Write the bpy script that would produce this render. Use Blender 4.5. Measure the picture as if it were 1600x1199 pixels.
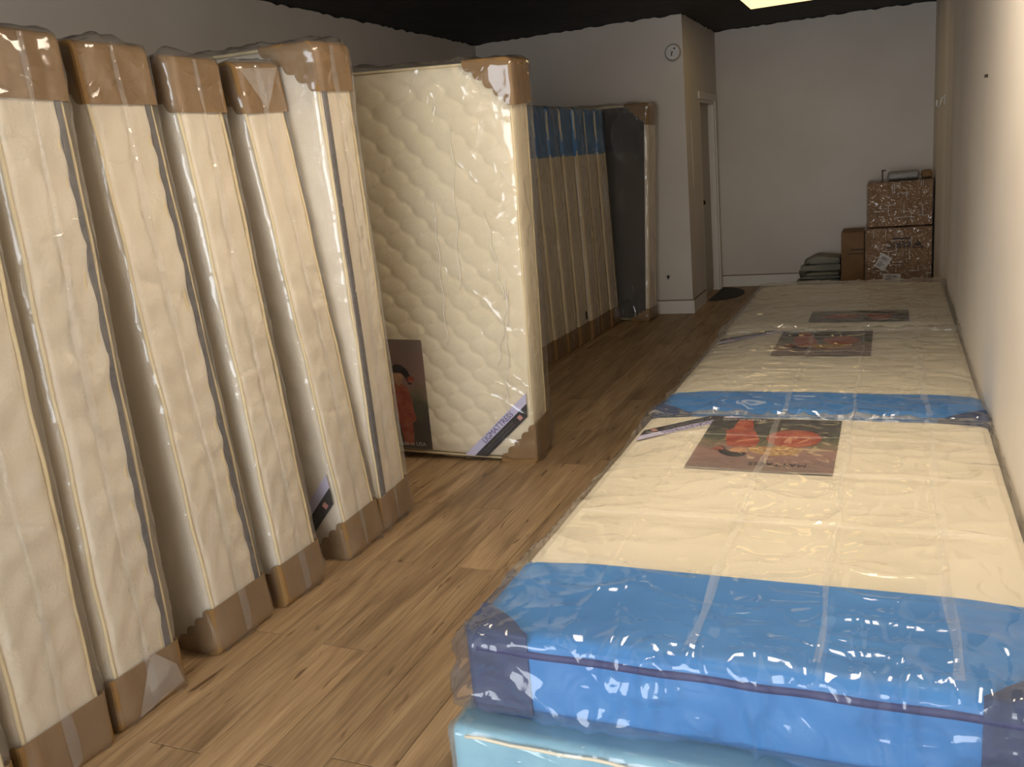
import bpy, bmesh, math, random
import numpy as np
from mathutils import Vector, Matrix, Euler

# ---------------------------------------------------------------- camera
S = bpy.context.scene
C = S.collection
for o in list(bpy.data.objects): bpy.data.objects.remove(o)
random.seed(5)
PI = math.pi
yaw, pitch, roll = -.41803, -.23915, -.09200
f = Vector((math.sin(yaw)*math.cos(pitch), math.cos(yaw)*math.cos(pitch), math.sin(pitch)))
r = Vector((math.cos(yaw), -math.sin(yaw), 0)); u = r.cross(f)
cr, sr = math.cos(roll), math.sin(roll)
r2 = r*cr + u*sr; u2 = -r*sr + u*cr
cam_d = bpy.data.cameras.new('camera'); cam = bpy.data.objects.new('camera', cam_d); C.objects.link(cam)
m = Matrix((r2, u2, -f)).transposed().to_4x4(); m.translation = Vector((0, 0, 1.55)); cam.matrix_world = m
cam_d.sensor_width = 36; cam_d.lens = 1378.5/1600*36; cam_d.clip_start = .02
S.camera = cam

# ---------------------------------------------------------------- light
w = bpy.data.worlds.new('daylight'); S.world = w; w.use_nodes = True
w.node_tree.nodes['Background'].inputs[0].default_value = (.75, .86, 1, 1)
w.node_tree.nodes['Background'].inputs[1].default_value = 1.2
def area(name, loc, rot, sx, sy, power, col):
    l = bpy.data.lights.new(name, 'AREA'); l.shape = 'RECTANGLE'; l.size = sx; l.size_y = sy; l.energy = power; l.color = col
    o = bpy.data.objects.new(name, l); C.objects.link(o); o.location = loc; o.rotation_euler = rot
    return o
# daylight coming through the shop window behind the camera
area('window_daylight', (-1.2, -2.35, 1.45), (math.radians(90), 0, 0), 3.2, 2.3, 165, (.92, .96, 1))
PANEL_LIGHT = [(-.45, 2.75, 19), (-.92, 8.31, 1.5)]     # x, y, emission     # x, y, power of the ceiling panels
S.view_settings.view_transform = 'Standard'; S.view_settings.look = 'None'
S.view_settings.gamma = 1; S.view_settings.use_curve_mapping = False
S.view_settings.exposure = .14

# ---------------------------------------------------------------- materials
def lin(c):
    return tuple(((x/255)/12.92 if x/255 <= .04045 else ((x/255+.055)/1.055)**2.4) for x in c) + (1,)
def mat(name, col, rough=.7, col2=None, scale=8, bump=0, bscale=40, spec=.5, detail=4, stretch=(1, 1, 1), metallic=0, coat=0, rnd=0):
    m = bpy.data.materials.new(name); m.use_nodes = True; nt = m.node_tree; N = nt.nodes; L = nt.links
    b = N['Principled BSDF']; b.inputs['Base Color'].default_value = lin(col); b.inputs['Roughness'].default_value = rough
    b.inputs['Specular IOR Level'].default_value = spec; b.inputs['Metallic'].default_value = metallic; b.inputs['Coat Weight'].default_value = coat
    tc = N.new('ShaderNodeTexCoord'); mp = N.new('ShaderNodeMapping'); L.new(tc.outputs['Object'], mp.inputs[0]); mp.inputs['Scale'].default_value = stretch
    if col2:
        n = N.new('ShaderNodeTexNoise'); n.inputs['Scale'].default_value = scale; n.inputs['Detail'].default_value = detail; L.new(mp.outputs[0], n.inputs['Vector'])
        rp = N.new('ShaderNodeValToRGB'); rp.color_ramp.elements[0].position = .35; rp.color_ramp.elements[1].position = .65
        rp.color_ramp.elements[0].color = lin(col); rp.color_ramp.elements[1].color = lin(col2)
        L.new(n.outputs[0], rp.inputs[0]); out = rp.outputs[0]
        if rnd:
            oi = N.new('ShaderNodeObjectInfo'); hs = N.new('ShaderNodeHueSaturation'); mr = N.new('ShaderNodeMapRange')
            mr.inputs['To Min'].default_value = 1-rnd; mr.inputs['To Max'].default_value = 1+rnd
            L.new(oi.outputs['Random'], mr.inputs[0]); L.new(mr.outputs[0], hs.inputs['Value']); L.new(out, hs.inputs['Color']); out = hs.outputs[0]
        L.new(out, b.inputs['Base Color'])
    if bump:
        n2 = N.new('ShaderNodeTexNoise'); n2.inputs['Scale'].default_value = bscale; n2.inputs['Detail'].default_value = 3; L.new(mp.outputs[0], n2.inputs['Vector'])
        bp = N.new('ShaderNodeBump'); bp.inputs['Strength'].default_value = bump; bp.inputs['Distance'].default_value = .01
        L.new(n2.outputs[0], bp.inputs['Height']); L.new(bp.outputs[0], b.inputs['Normal'])
    return m
def plastic(name, haze=.05, rough=.12, bump=.5, bscale=14, gain=1.0, tint=(255, 252, 248)):
    m = bpy.data.materials.new(name); m.use_nodes = True; nt = m.node_tree; N = nt.nodes; L = nt.links
    N.remove(N['Principled BSDF']); out = N['Material Output']
    tr = N.new('ShaderNodeBsdfTransparent'); tr.inputs[0].default_value = (.985, .985, .985, 1)
    gl = N.new('ShaderNodeBsdfGlossy'); gl.inputs['Roughness'].default_value = rough; gl.inputs['Color'].default_value = (1, 1, 1, 1)
    df = N.new('ShaderNodeBsdfDiffuse'); df.inputs['Color'].default_value = lin(tint)
    tc = N.new('ShaderNodeTexCoord')
    oi = N.new('ShaderNodeObjectInfo'); mo = N.new('ShaderNodeMath'); mo.operation = 'MULTIPLY'; mo.inputs[1].default_value = 53.; L.new(oi.outputs['Random'], mo.inputs[0])
    va = N.new('ShaderNodeVectorMath'); va.operation = 'ADD'; L.new(tc.outputs['Object'], va.inputs[0]); L.new(mo.outputs[0], va.inputs[1])
    n1 = N.new('ShaderNodeTexNoise'); n1.inputs['Scale'].default_value = bscale; n1.inputs['Detail'].default_value = 5; n1.inputs['Distortion'].default_value = 1.2
    L.new(va.outputs[0], n1.inputs['Vector'])
    def rl(scl, det, dist, pw):
        n = N.new('ShaderNodeTexNoise'); n.inputs['Scale'].default_value = scl; n.inputs['Detail'].default_value = det; n.inputs['Distortion'].default_value = dist; L.new(va.outputs[0], n.inputs['Vector'])
        a = N.new('ShaderNodeMath'); a.operation = 'MULTIPLY_ADD'; L.new(n.outputs[0], a.inputs[0]); a.inputs[1].default_value = 3; a.inputs[2].default_value = -1.5
        b = N.new('ShaderNodeMath'); b.operation = 'ABSOLUTE'; L.new(a.outputs[0], b.inputs[0])
        c = N.new('ShaderNodeMath'); c.operation = 'SUBTRACT'; c.inputs[0].default_value = 1; c.use_clamp = True; L.new(b.outputs[0], c.inputs[1])
        d = N.new('ShaderNodeMath'); d.operation = 'POWER'; L.new(c.outputs[0], d.inputs[0]); d.inputs[1].default_value = pw; return d
    e1 = rl(bscale*.45, 1.0, 1.0, 5); e2 = rl(bscale*1.3, 1.0, .6, 4)
    ad = N.new('ShaderNodeMath'); ad.operation = 'MULTIPLY_ADD'; L.new(e2.outputs[0], ad.inputs[0]); ad.inputs[1].default_value = .35; L.new(e1.outputs[0], ad.inputs[2])
    ad2 = N.new('ShaderNodeMath'); ad2.operation = 'MULTIPLY_ADD'; L.new(n1.outputs[0], ad2.inputs[0]); ad2.inputs[1].default_value = .25; L.new(ad.outputs[0], ad2.inputs[2])
    bp = N.new('ShaderNodeBump'); bp.inputs['Strength'].default_value = bump; bp.inputs['Distance'].default_value = .012; L.new(ad2.outputs[0], bp.inputs['Height'])
    fr = N.new('ShaderNodeFresnel'); fr.inputs['IOR'].default_value = 1.45
    L.new(bp.outputs[0], fr.inputs['Normal']); L.new(bp.outputs[0], gl.inputs['Normal'])
    mu = N.new('ShaderNodeMath'); mu.operation = 'MULTIPLY_ADD'; mu.use_clamp = True; L.new(fr.outputs[0], mu.inputs[0]); mu.inputs[1].default_value = gain; mu.inputs[2].default_value = .02
    mn = N.new('ShaderNodeMath'); mn.operation = 'MINIMUM'; L.new(mu.outputs[0], mn.inputs[0]); mn.inputs[1].default_value = .5 if gain > 0 else 0.0; mu = mn
    m1 = N.new('ShaderNodeMixShader'); m1.inputs[0].default_value = haze; L.new(tr.outputs[0], m1.inputs[1]); L.new(df.outputs[0], m1.inputs[2])
    m2 = N.new('ShaderNodeMixShader'); L.new(mu.outputs[0], m2.inputs[0]); L.new(m1.outputs[0], m2.inputs[1]); L.new(gl.outputs[0], m2.inputs[2])
    L.new(m2.outputs[0], out.inputs[0])
    return m
def emit(name, col, st):
    m = bpy.data.materials.new(name); m.use_nodes = True; b = m.node_tree.nodes['Principled BSDF']
    b.inputs['Base Color'].default_value = lin(col); b.inputs['Emission Color'].default_value = lin(col); b.inputs['Emission Strength'].default_value = st
    return m
def wood_mat():
    m = bpy.data.materials.new('oak_laminate'); m.use_nodes = True; nt = m.node_tree; N = nt.nodes; L = nt.links; b = N['Principled BSDF']
    tc = N.new('ShaderNodeTexCoord'); oi = N.new('ShaderNodeObjectInfo'); va = N.new('ShaderNodeVectorMath'); va.operation = 'ADD'
    sc = N.new('ShaderNodeMath'); sc.operation = 'MULTIPLY'; sc.inputs[1].default_value = 57.; L.new(oi.outputs['Random'], sc.inputs[0])
    L.new(tc.outputs['Object'], va.inputs[0]); L.new(sc.outputs[0], va.inputs[1])
    def layer(scl, ns, det, dist):
        mp = N.new('ShaderNodeMapping'); mp.inputs['Scale'].default_value = scl; L.new(va.outputs[0], mp.inputs[0])
        n = N.new('ShaderNodeTexNoise'); n.inputs['Scale'].default_value = ns; n.inputs['Detail'].default_value = det; n.inputs['Distortion'].default_value = dist
        L.new(mp.outputs[0], n.inputs['Vector']); return n
    a = layer((9, 1, 1), 1.6, 4, .8); g = layer((60, 2.2, 1), 1.6, 5, .4); k = layer((22, 4, 1), 1.3, 2, .3)
    r1 = N.new('ShaderNodeValToRGB'); e = r1.color_ramp.elements; e[0].position = .3; e[1].position = .72
    e[0].color = lin((134, 108, 78)); e[1].color = lin((180, 151, 114)); x = e.new(.5); x.color = lin((161, 132, 97)); L.new(a.outputs[0], r1.inputs[0])
    r2 = N.new('ShaderNodeValToRGB'); r2.color_ramp.elements[0].position = .34; r2.color_ramp.elements[1].position = .6
    r2.color_ramp.elements[0].color = (.72, .70, .68, 1); r2.color_ramp.elements[1].color = (1, 1, 1, 1); L.new(g.outputs[0], r2.inputs[0])
    r3 = N.new('ShaderNodeValToRGB'); r3.color_ramp.elements[0].position = .27; r3.color_ramp.elements[1].position = .34
    r3.color_ramp.elements[0].color = (.42, .37, .33, 1); r3.color_ramp.elements[1].color = (1, 1, 1, 1); L.new(k.outputs[0], r3.inputs[0])
    def mul(A, B):
        q = N.new('ShaderNodeMix'); q.data_type = 'RGBA'; q.blend_type = 'MULTIPLY'; q.inputs[0].default_value = 1; L.new(A, q.inputs[6]); L.new(B, q.inputs[7]); return q.outputs[2]
    c = mul(mul(r1.outputs[0], r2.outputs[0]), r3.outputs[0])
    hs = N.new('ShaderNodeHueSaturation'); mr = N.new('ShaderNodeMapRange'); mr.inputs['To Min'].default_value = .78; mr.inputs['To Max'].default_value = 1.03
    L.new(oi.outputs['Random'], mr.inputs[0]); L.new(mr.outputs[0], hs.inputs['Value']); L.new(c, hs.inputs['Color']); L.new(hs.outputs[0], b.inputs['Base Color'])
    b.inputs['Roughness'].default_value = .48; b.inputs['Specular IOR Level'].default_value = .35
    bp = N.new('ShaderNodeBump'); bp.inputs['Strength'].default_value = .15; bp.inputs['Distance'].default_value = .003; L.new(g.outputs[0], bp.inputs['Height']); L.new(bp.outputs[0], b.inputs['Normal'])
    return m

M = {}
M['wall'] = mat('painted_plaster', (208, 200, 190), .75, (200, 191, 180), 1.3, .25, 9)
M['wall_lit'] = mat('lit_plaster', (232, 224, 212), .7, (224, 214, 200), .9, .3, 7)  # same wall paint, lightened to paint in the light on the right wall
M['ceil'] = mat('black_ceiling_paint', (26, 23, 20), .75, (38, 34, 29), 6, .6, 25)
M['base'] = mat('baseboard_paint', (212, 206, 196), .5)
M['groove'] = mat('floor_gap', (46, 34, 24), .9)
M['wood'] = wood_mat()
M['cream'] = mat('cream_knit', (222, 210, 190), .85, (230, 219, 200), 5, .25, 120, .2, stretch=(1, 1, 1))
M['cream_quilt'] = mat('cream_quilt', (234, 220, 190), .8, (238, 225, 197), 3, .2, 140, .2)
M['ivory'] = mat('ivory_topper', (222, 212, 188), .8, (227, 217, 195), 3, .15, 90, .2)
M['piping'] = mat('cream_piping', (226, 208, 166), .7)
M['grey_tape'] = mat('grey_binding', (88, 84, 84), .8, (104, 99, 98), 30)
M['card'] = mat('brown_cardboard', (142, 110, 68), .75, (132, 101, 60), 6, .15, 60, .3)
M['card_dark'] = mat('box_cardboard', (146, 108, 68), .8, (134, 98, 60), 5, .15, 50, .3)
M['blue'] = mat('blue_panel', (56, 126, 190), .55, (62, 134, 198), 4, .2, 18, .4)
M['navy'] = mat('navy_binding', (38, 50, 104), .6)
M['navy_guard'] = mat('slate_blue_corner_guard', (58, 74, 112), .65, (52, 68, 104), 5, .2, 30)
M['dark_grey'] = mat('charcoal_fabric', (50, 43, 34), .85, (60, 52, 42), 8, .2, 60)
M['teal'] = mat('pale_teal_cover', (104, 176, 202), .55, (136, 196, 214), 7, .3, 12, .5, stretch=(1, 1, 1))
M['wrap'] = plastic('clear_wrap', .05, .13, .36, 6, .9)
M['wrap_top'] = plastic('clear_wrap_flat', .035, .10, .62, 4.5, .75)
M['wrap_quilt'] = plastic('clear_wrap_taut', .03, .10, .8, 5, .8)
M['wrap_loose'] = plastic('loose_wrap', .06, .12, 1.0, 3.5, 1.1)
M['wrap_dust'] = plastic('dusty_wrap', .08, .2, .8, 9, .7, (200, 190, 175))
M['plain_card'] = mat('plain_cardboard', (128, 98, 66), .8, (116, 88, 58), 5, .15, 50, .3)
M['stretch'] = plastic('stretch_film', .05, .14, 1.0, 20, 1.1, (222, 215, 205))
M['milky'] = plastic('milky_fold', .22, .14, .4, 10, .8)
M['seam'] = plastic('seam_fold', .14, .12, .6, 12, .9)
M['cloudy'] = plastic('cloudy_wrap', .2, .16, .7, 8, .9, (225, 232, 235))
M['haze'] = plastic('pale_doubled_film', .15, .2, .1, 6, -1.0, (255, 250, 240))
M['gleam'] = mat('crease_gleam', (236, 230, 220), .25)  # pale solid tone that paints the gleam along plastic creases
M['white'] = mat('white_plastic', (200, 196, 190), .4)
M['door'] = mat('door_paint', (176, 166, 150), .5)
M['black'] = mat('black_print', (28, 26, 30), .6)
M['ink'] = mat('faded_black_ink', (52, 38, 28), .7)
M['purple'] = mat('purple_print', (76, 66, 128), .6)
M['lavender'] = mat('lavender_label', (206, 200, 224), .6)
M['print_white'] = mat('pale_print', (196, 192, 184), .6)
M['scribble'] = mat('grey_script', (120, 116, 124), .6)
M['red'] = mat('red_dress_print', (150, 58, 42), .6, (176, 96, 68), 22)
M['skin'] = mat('skin_print', (196, 150, 112), .6, (170, 124, 92), 20)
M['straw'] = mat('straw_print', (206, 170, 114), .6, (140, 104, 66), 60)
M['pink'] = mat('pink_print', (216, 150, 140), .6)
M['brass'] = mat('dark_knob', (40, 34, 28), .35, metallic=.8)
M['mat'] = mat('charcoal_mat', (52, 50, 48), .95, (62, 60, 57), 20, .4, 120)
M['blanket'] = mat('grey_green_cloth', (136, 134, 120), .9, (122, 121, 108), 6, .3, 30)
M['bracket'] = mat('dark_bracket', (70, 52, 44), .6)
M['parcel'] = mat('grey_parcel', (140, 136, 130), .5, (124, 120, 114), 12, .4, 20)
M['taupe'] = mat('taupe_paint', (126, 110, 92), .8)  # plain taupe for the baseboard top line and alarm details
def poster_mat():
    m = bpy.data.materials.new('poster_print'); m.use_nodes = True; N = m.node_tree.nodes; L = m.node_tree.links; b = N['Principled BSDF']
    tc = N.new('ShaderNodeTexCoord'); sx = N.new('ShaderNodeSeparateXYZ'); L.new(tc.outputs['Object'], sx.inputs[0])
    n = N.new('ShaderNodeTexNoise'); n.inputs['Scale'].default_value = 9; n.inputs['Detail'].default_value = 4; L.new(tc.outputs['Object'], n.inputs['Vector'])
    a = N.new('ShaderNodeMath'); a.operation = 'MULTIPLY_ADD'; L.new(n.outputs[0], a.inputs[0]); a.inputs[1].default_value = .5; a.inputs[2].default_value = -.25
    d = N.new('ShaderNodeMath'); d.operation = 'MULTIPLY_ADD'; L.new(sx.outputs['Y'], d.inputs[0]); d.inputs[1].default_value = 1/.64; L.new(a.outputs[0], d.inputs[2])
    rp = N.new('ShaderNodeValToRGB'); e = rp.color_ramp.elements; e[0].position = 0; e[0].color = lin((58, 54, 50)); e[1].position = 1; e[1].color = lin((128, 110, 98))
    for p, c in ((.28, (62, 58, 52)), (.4, (84, 88, 66)), (.52, (120, 108, 84)), (.64, (150, 118, 106)), (.8, (138, 108, 100))):
        x = e.new(p); x.color = lin(c)
    L.new(d.outputs[0], rp.inputs[0]); L.new(rp.outputs[0], b.inputs['Base Color']); b.inputs['Roughness'].default_value = .5
    return m
M['poster'] = poster_mat()

# ---------------------------------------------------------------- helpers
def tag(o, label=None, cat=None, group=None, kind=None):
    if label: o['label'] = label
    if cat: o['category'] = cat
    if group: o['group'] = group
    if kind: o['kind'] = kind
    return o
def empty(name, label, cat, group=None, mw=None):
    o = bpy.data.objects.new(name, None); C.objects.link(o); o.empty_display_size = .2
    if mw is not None: o.matrix_world = mw
    return tag(o, label, cat, group)
def mesh_obj(name, verts, faces, material, parent=None, smooth=False):
    me = bpy.data.meshes.new(name); me.from_pydata([tuple(v) for v in verts], [], [tuple(int(i) for i in q) for q in faces])
    me.materials.append(material)
    if smooth: me.polygons.foreach_set('use_smooth', [True]*len(me.polygons))
    me.update()
    o = bpy.data.objects.new(name, me); C.objects.link(o)
    if parent: o.parent = parent
    return o
def bm_obj(name, bm, material, parent=None, smooth=False):
    bmesh.ops.recalc_face_normals(bm, faces=bm.faces)
    me = bpy.data.meshes.new(name); bm.to_mesh(me); bm.free(); me.materials.append(material)
    if smooth: me.polygons.foreach_set('use_smooth', [True]*len(me.polygons))
    o = bpy.data.objects.new(name, me); C.objects.link(o)
    if parent: o.parent = parent
    return o
def add_box(bm, lo, hi, bev=0, rot=None):
    vs = [bm.verts.new((x, y, z)) for x in (lo[0], hi[0]) for y in (lo[1], hi[1]) for z in (lo[2], hi[2])]
    fs = [bm.faces.new([vs[i] for i in q]) for q in ((0, 1, 3, 2), (4, 6, 7, 5), (0, 4, 5, 1), (2, 3, 7, 6), (0, 2, 6, 4), (1, 5, 7, 3))]
    if rot is not None: bmesh.ops.transform(bm, matrix=rot, verts=vs)
    if bev: bmesh.ops.bevel(bm, geom=list({e for q in fs for e in q.edges}), offset=bev, segments=2, affect='EDGES', profile=.6)
def box_obj(name, lo, hi, material, parent=None, bev=0, rot=None):
    bm = bmesh.new(); add_box(bm, lo, hi, bev, rot); return bm_obj(name, bm, material, parent)
def _hash(ix, iy, iz, seed):
    h = (ix*374761393 + iy*668265263 + iz*2147483647 + seed*1274126177) & 0xffffffff
    h = ((h ^ (h >> 13))*1274126177) & 0xffffffff
    return ((h ^ (h >> 16)) & 0xffff)/65535.0
def vnoise(P, sc, seed=0):
    sc = np.asarray(sc, float)
    Q = P*sc + 100.; I = np.floor(Q).astype(np.int64); F = Q-I; F = F*F*(3-2*F); out = 0
    for dx in (0, 1):
        for dy in (0, 1):
            for dz in (0, 1):
                wgt = (F[:, 0] if dx else 1-F[:, 0])*(F[:, 1] if dy else 1-F[:, 1])*(F[:, 2] if dz else 1-F[:, 2])
                out = out + wgt*_hash(I[:, 0]+dx, I[:, 1]+dy, I[:, 2]+dz, seed)
    return out
def ridge(P, sc, seed=0):
    return 1-np.abs(2*vnoise(P, sc, seed)-1)*2.0
def ticks(lo, hi, r, step):
    step = max(step, 1e-3); L = hi-lo; r = min(r, L*.49)
    a = [lo+r*t for t in (0, .25, .5, .75)]; b = [hi-r*t for t in (.75, .5, .25, 0)]
    n = max(1, int(round((L-2*r)/step)))
    return np.array(a+list(np.linspace(lo+r, hi-r, n+1))+b)
def lattice_box(name, lo, hi, r, step, material, parent=None, disp=None, skip=()):
    lo = np.array(lo, float); hi = np.array(hi, float)
    if np.isscalar(step): step = (step,)*3
    T = [ticks(lo[k], hi[k], r, step[k]) for k in range(3)]; n = [len(t)-1 for t in T]
    quads = []
    for ax in range(3):
        b, c = (ax+1) % 3, (ax+2) % 3
        B, Cc = np.meshgrid(np.arange(n[b]), np.arange(n[c]), indexing='ij'); B = B.ravel(); Cc = Cc.ravel()
        for side in (0, 1):
            if (ax, side) in skip: continue
            q = np.zeros((len(B), 4, 3), int); q[:, :, ax] = n[ax]*side
            off = [(0, 0), (1, 0), (1, 1), (0, 1)]
            if not side: off = off[::-1]
            for k, (db, dc) in enumerate(off): q[:, k, b] = B+db; q[:, k, c] = Cc+dc
            quads.append(q)
    Q = np.concatenate(quads); flat = Q.reshape(-1, 3)
    key = flat[:, 0]*4000000+flat[:, 1]*2000+flat[:, 2]
    uq, first, inv = np.unique(key, return_index=True, return_inverse=True)
    IJ = flat[first]; P = np.stack([T[k][IJ[:, k]] for k in range(3)], 1)
    inner = np.clip(P, lo+r, hi-r); d = P-inner; ln = np.linalg.norm(d, axis=1, keepdims=True); dn = d/np.maximum(ln, 1e-9)
    pos = inner+r*dn
    if disp is not None:
        dd = disp(P, dn)
        pos = pos + (dd if getattr(dd, 'ndim', 1) == 2 else dn*dd[:, None])
    me = bpy.data.meshes.new(name); faces = inv.reshape(-1, 4)
    me.from_pydata(pos.tolist(), [], faces.tolist()); me.materials.append(material)
    me.polygons.foreach_set('use_smooth', [True]*len(me.polygons)); me.update()
    o = bpy.data.objects.new(name, me); C.objects.link(o)
    if parent: o.parent = parent
    return o
def tube(name, pts, rad, material, parent=None, closed=False, seg=8):
    pts = [Vector(p) for p in pts]; n = len(pts); vs = []; fs = []
    up = Vector((.13, .21, .97))
    for i, p in enumerate(pts):
        t = (pts[(i+1) % n]-pts[i-1]) if closed else (pts[min(i+1, n-1)]-pts[max(i-1, 0)])
        t.normalize(); a = t.cross(up)
        if a.length < .05: a = t.cross(Vector((1, 0, 0)))
        a.normalize(); b = t.cross(a)
        for k in range(seg):
            q = 2*PI*k/seg; vs.append(p+(a*math.cos(q)+b*math.sin(q))*rad)
    m_ = n if closed else n-1
    for i in range(m_):
        j = (i+1) % n
        for k in range(seg): fs.append((i*seg+k, i*seg+(k+1) % seg, j*seg+(k+1) % seg, j*seg+k))
    if not closed: fs += [tuple(range(seg))[::-1], tuple((n-1)*seg+k for k in range(seg))]
    return mesh_obj(name, vs, fs, material, parent, True)
def poly_slab(name, pts, thick, material, parent=None, mw=None):
    """flat outline (x,y) given thickness upwards in z"""
    bm = bmesh.new(); a = [bm.verts.new((p[0], p[1], 0)) for p in pts]; b = [bm.verts.new((p[0], p[1], thick)) for p in pts]
    bm.faces.new(b); bm.faces.new(a[::-1]); n = len(pts)
    for i in range(n): bm.faces.new((a[i], a[(i+1) % n], b[(i+1) % n], b[i]))
    o = bm_obj(name, bm, material, parent)
    if mw is not None: o.matrix_local = mw
    return o
def text_obj(name, s, size, material, parent, mw, align='LEFT', space=1.0, shear=0):
    cu = bpy.data.curves.new(name, 'FONT'); cu.body = s; cu.size = size; cu.align_x = align; cu.extrude = .0004; cu.space_character = space; cu.shear = shear; cu.resolution_u = 2
    t = bpy.data.objects.new(name, cu); C.objects.link(t)
    bpy.context.view_layer.update()
    me = bpy.data.meshes.new_from_object(t.evaluated_get(bpy.context.evaluated_depsgraph_get()))
    bpy.data.objects.remove(t); me.materials.clear(); me.materials.append(material)
    o = bpy.data.objects.new(name, me); C.objects.link(o); o.parent = parent; o.matrix_local = mw
    return o
def quiltf(a, b, w=.165, h=.16, ox=0., oy=0.):
    A = (a-ox)/w+(b-oy)/h; B = (a-ox)/w-(b-oy)/h
    A2 = A+.075*np.sin(2*PI*B); B2 = B+.075*np.sin(2*PI*A)
    s = np.abs(np.sin(PI*A2))*np.abs(np.sin(PI*B2))
    return np.power(s, .26)
def smooth01(x): x = np.clip(x, 0, 1); return x*x*(3-2*x)

# ---------------------------------------------------------------- room shell
XL, XR, Y1, Y2, X2, ZC, YF = -3.88, .37, 8.595, 10.27, -1.796, 2.781, -2.45
def struct(o): o['kind'] = 'structure'; return o
floor = struct(box_obj('floor', (XL-.15, YF-.15, -.12), (XR+.15, Y2+.15, -.0095), M['groove']))
P0, PW, PL = -1.423, .1943, 1.26
joints = {-4: 2.27, -3: 1.64, -2: 2.25, -1: 1.65, 0: 1.73, -5: 1.2, -6: 2.0, 1: 2.4, 2: 1.1}
plank_cache = {}
def plank(x0, x1, y0, y1):
    k = (round(x1-x0, 4), round(y1-y0, 4))
    if k not in plank_cache:
        bm = bmesh.new(); hx, hy = (x1-x0)/2-.0008, (y1-y0)/2-.0008; c = .0022
        top = [bm.verts.new((sx*(hx-c), sy*(hy-c), 0)) for sx, sy in ((-1, -1), (1, -1), (1, 1), (-1, 1))]
        mid = [bm.verts.new((sx*hx, sy*hy, -.0018)) for sx, sy in ((-1, -1), (1, -1), (1, 1), (-1, 1))]
        bot = [bm.verts.new((sx*hx, sy*hy, -.009)) for sx, sy in ((-1, -1), (1, -1), (1, 1), (-1, 1))]
        bm.faces.new(top)
        for i in range(4):
            j = (i+1) % 4; bm.faces.new((mid[i], mid[j], top[j], top[i])); bm.faces.new((bot[i], bot[j], mid[j], mid[i]))
        me = bpy.data.meshes.new('plank'); bm.to_mesh(me); bm.free(); me.materials.append(M['wood']); plank_cache[k] = me
    o = bpy.data.objects.new('plank', plank_cache[k]); C.objects.link(o); o.parent = floor
    o.location = ((x0+x1)/2, (y0+y1)/2, 0); return o
rj = random.Random(3)
for i in range(-13, 10):
    xa, xb = max(XL, P0+i*PW), min(XR, P0+(i+1)*PW)
    if xb-xa < .02: continue
    j = joints.get(i, rj.random()*PL)
    y = j-math.ceil((j-YF)/PL)*PL
    while y < Y2:
        ya, yb = max(YF, y), min(Y2, y+PL)
        if xb > -1.85 or True:
            if yb-ya > .03 and not (xb < X2-.1 and ya > Y1) and yb > -.2: plank(xa, xb, ya, yb)
        y += PL
struct(box_obj('ceiling', (XL-.15, YF-.15, ZC), (XR+.15, Y2+.15, ZC+.15), M['ceil']))
struct(box_obj('wall_left', (XL-.15, YF-.15, -.1), (XL, Y2, ZC), M['wall']))
struct(box_obj('wall_back', (X2-.1, Y2, -.1), (XR+.15, Y2+.15, ZC), M['wall']))
# right wall: an uneven plaster face with shallow vertical ripples near the far corner
ys = np.linspace(YF, Y2, 420); zs_ = np.linspace(-.01, ZC, 12)
V = []; Fc = []
for y_ in ys:
    for z_ in zs_:
        d = 0
        for c0, w0, a0 in ((8.25, .13, .010), (7.9, .10, -.012), (7.35, .22, .010), (9.2, .25, -.008), (6.4, .3, .006), (5.2, .4, -.005)):
            d += a0*math.exp(-((y_-c0-.03*math.sin(z_*2.2+c0))/w0)**2)
        V.append((XR+d, y_, z_))
for i in range(len(ys)-1):
    for k in range(11): a = i*12+k; Fc.append((a, a+1, a+13, a+12))
nb = len(V)
V += [(XR+.15, YF, -.01), (XR+.15, Y2, -.01), (XR+.15, Y2, ZC), (XR+.15, YF, ZC)]; Fc.append((nb, nb+1, nb+2, nb+3))
Fc += [(0, 11, nb+3, nb), (nb-12, nb+1, nb+2, nb-1), tuple([i*12+11 for i in range(len(ys))]+[nb+2, nb+3]), tuple([i*12 for i in range(len(ys))]+[nb+1, nb])]
wr = struct(mesh_obj('wall_right', V, Fc, M['wall_lit'], smooth=False))
# partition block with the door in its side
struct(box_obj('wall_partition', (XL, Y1, -.1), (X2, Y1+.12, ZC), M['wall']))
DN, DF, DZ = 9.28, 10.10, 2.05
bm = bmesh.new()
add_box(bm, (X2-.12, Y1+.12, -.1), (X2, DN, ZC)); add_box(bm, (X2-.12, DF, -.1), (X2, Y2, ZC)); add_box(bm, (X2-.12, DN, DZ), (X2, DF, ZC))
struct(bm_obj('wall_side', bm, M['wall']))
d1 = empty('door_1', None, None, None, Matrix.Translation((X2-.06, DN, 0))); d1['kind'] = 'structure'
bm = bmesh.new(); add_box(bm, (-.045, .03, .012), (-.005, DF-DN-.03, DZ-.03), .003)
bm_obj('door_leaf', bm, M['door'], d1)
bm = bmesh.new()
for lo, hi in (((-.06, 0, 0), (.06, .03, DZ)), ((-.06, DF-DN-.03, 0), (.06, DF-DN, DZ)), ((-.06, .03, DZ-.03), (.06, DF-DN-.03, DZ))): add_box(bm, lo, hi)
bm_obj('door_jamb', bm, M['base'], d1)
bm = bmesh.new()
add_box(bm, (.0605, DF-DN, 0), (.075, DF-DN+.075, DZ+.07), .003); add_box(bm, (.0605, -.06, DZ), (.075, DF-DN, DZ+.07), .003)
bm_obj('door_casing', bm, M['base'], d1)
kb = bmesh.new(); bmesh.ops.create_uvsphere(kb, u_segments=14, v_segments=8, radius=.026); bmesh.ops.translate(kb, vec=(.045, .1, 1.02), verts=kb.verts)
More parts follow.
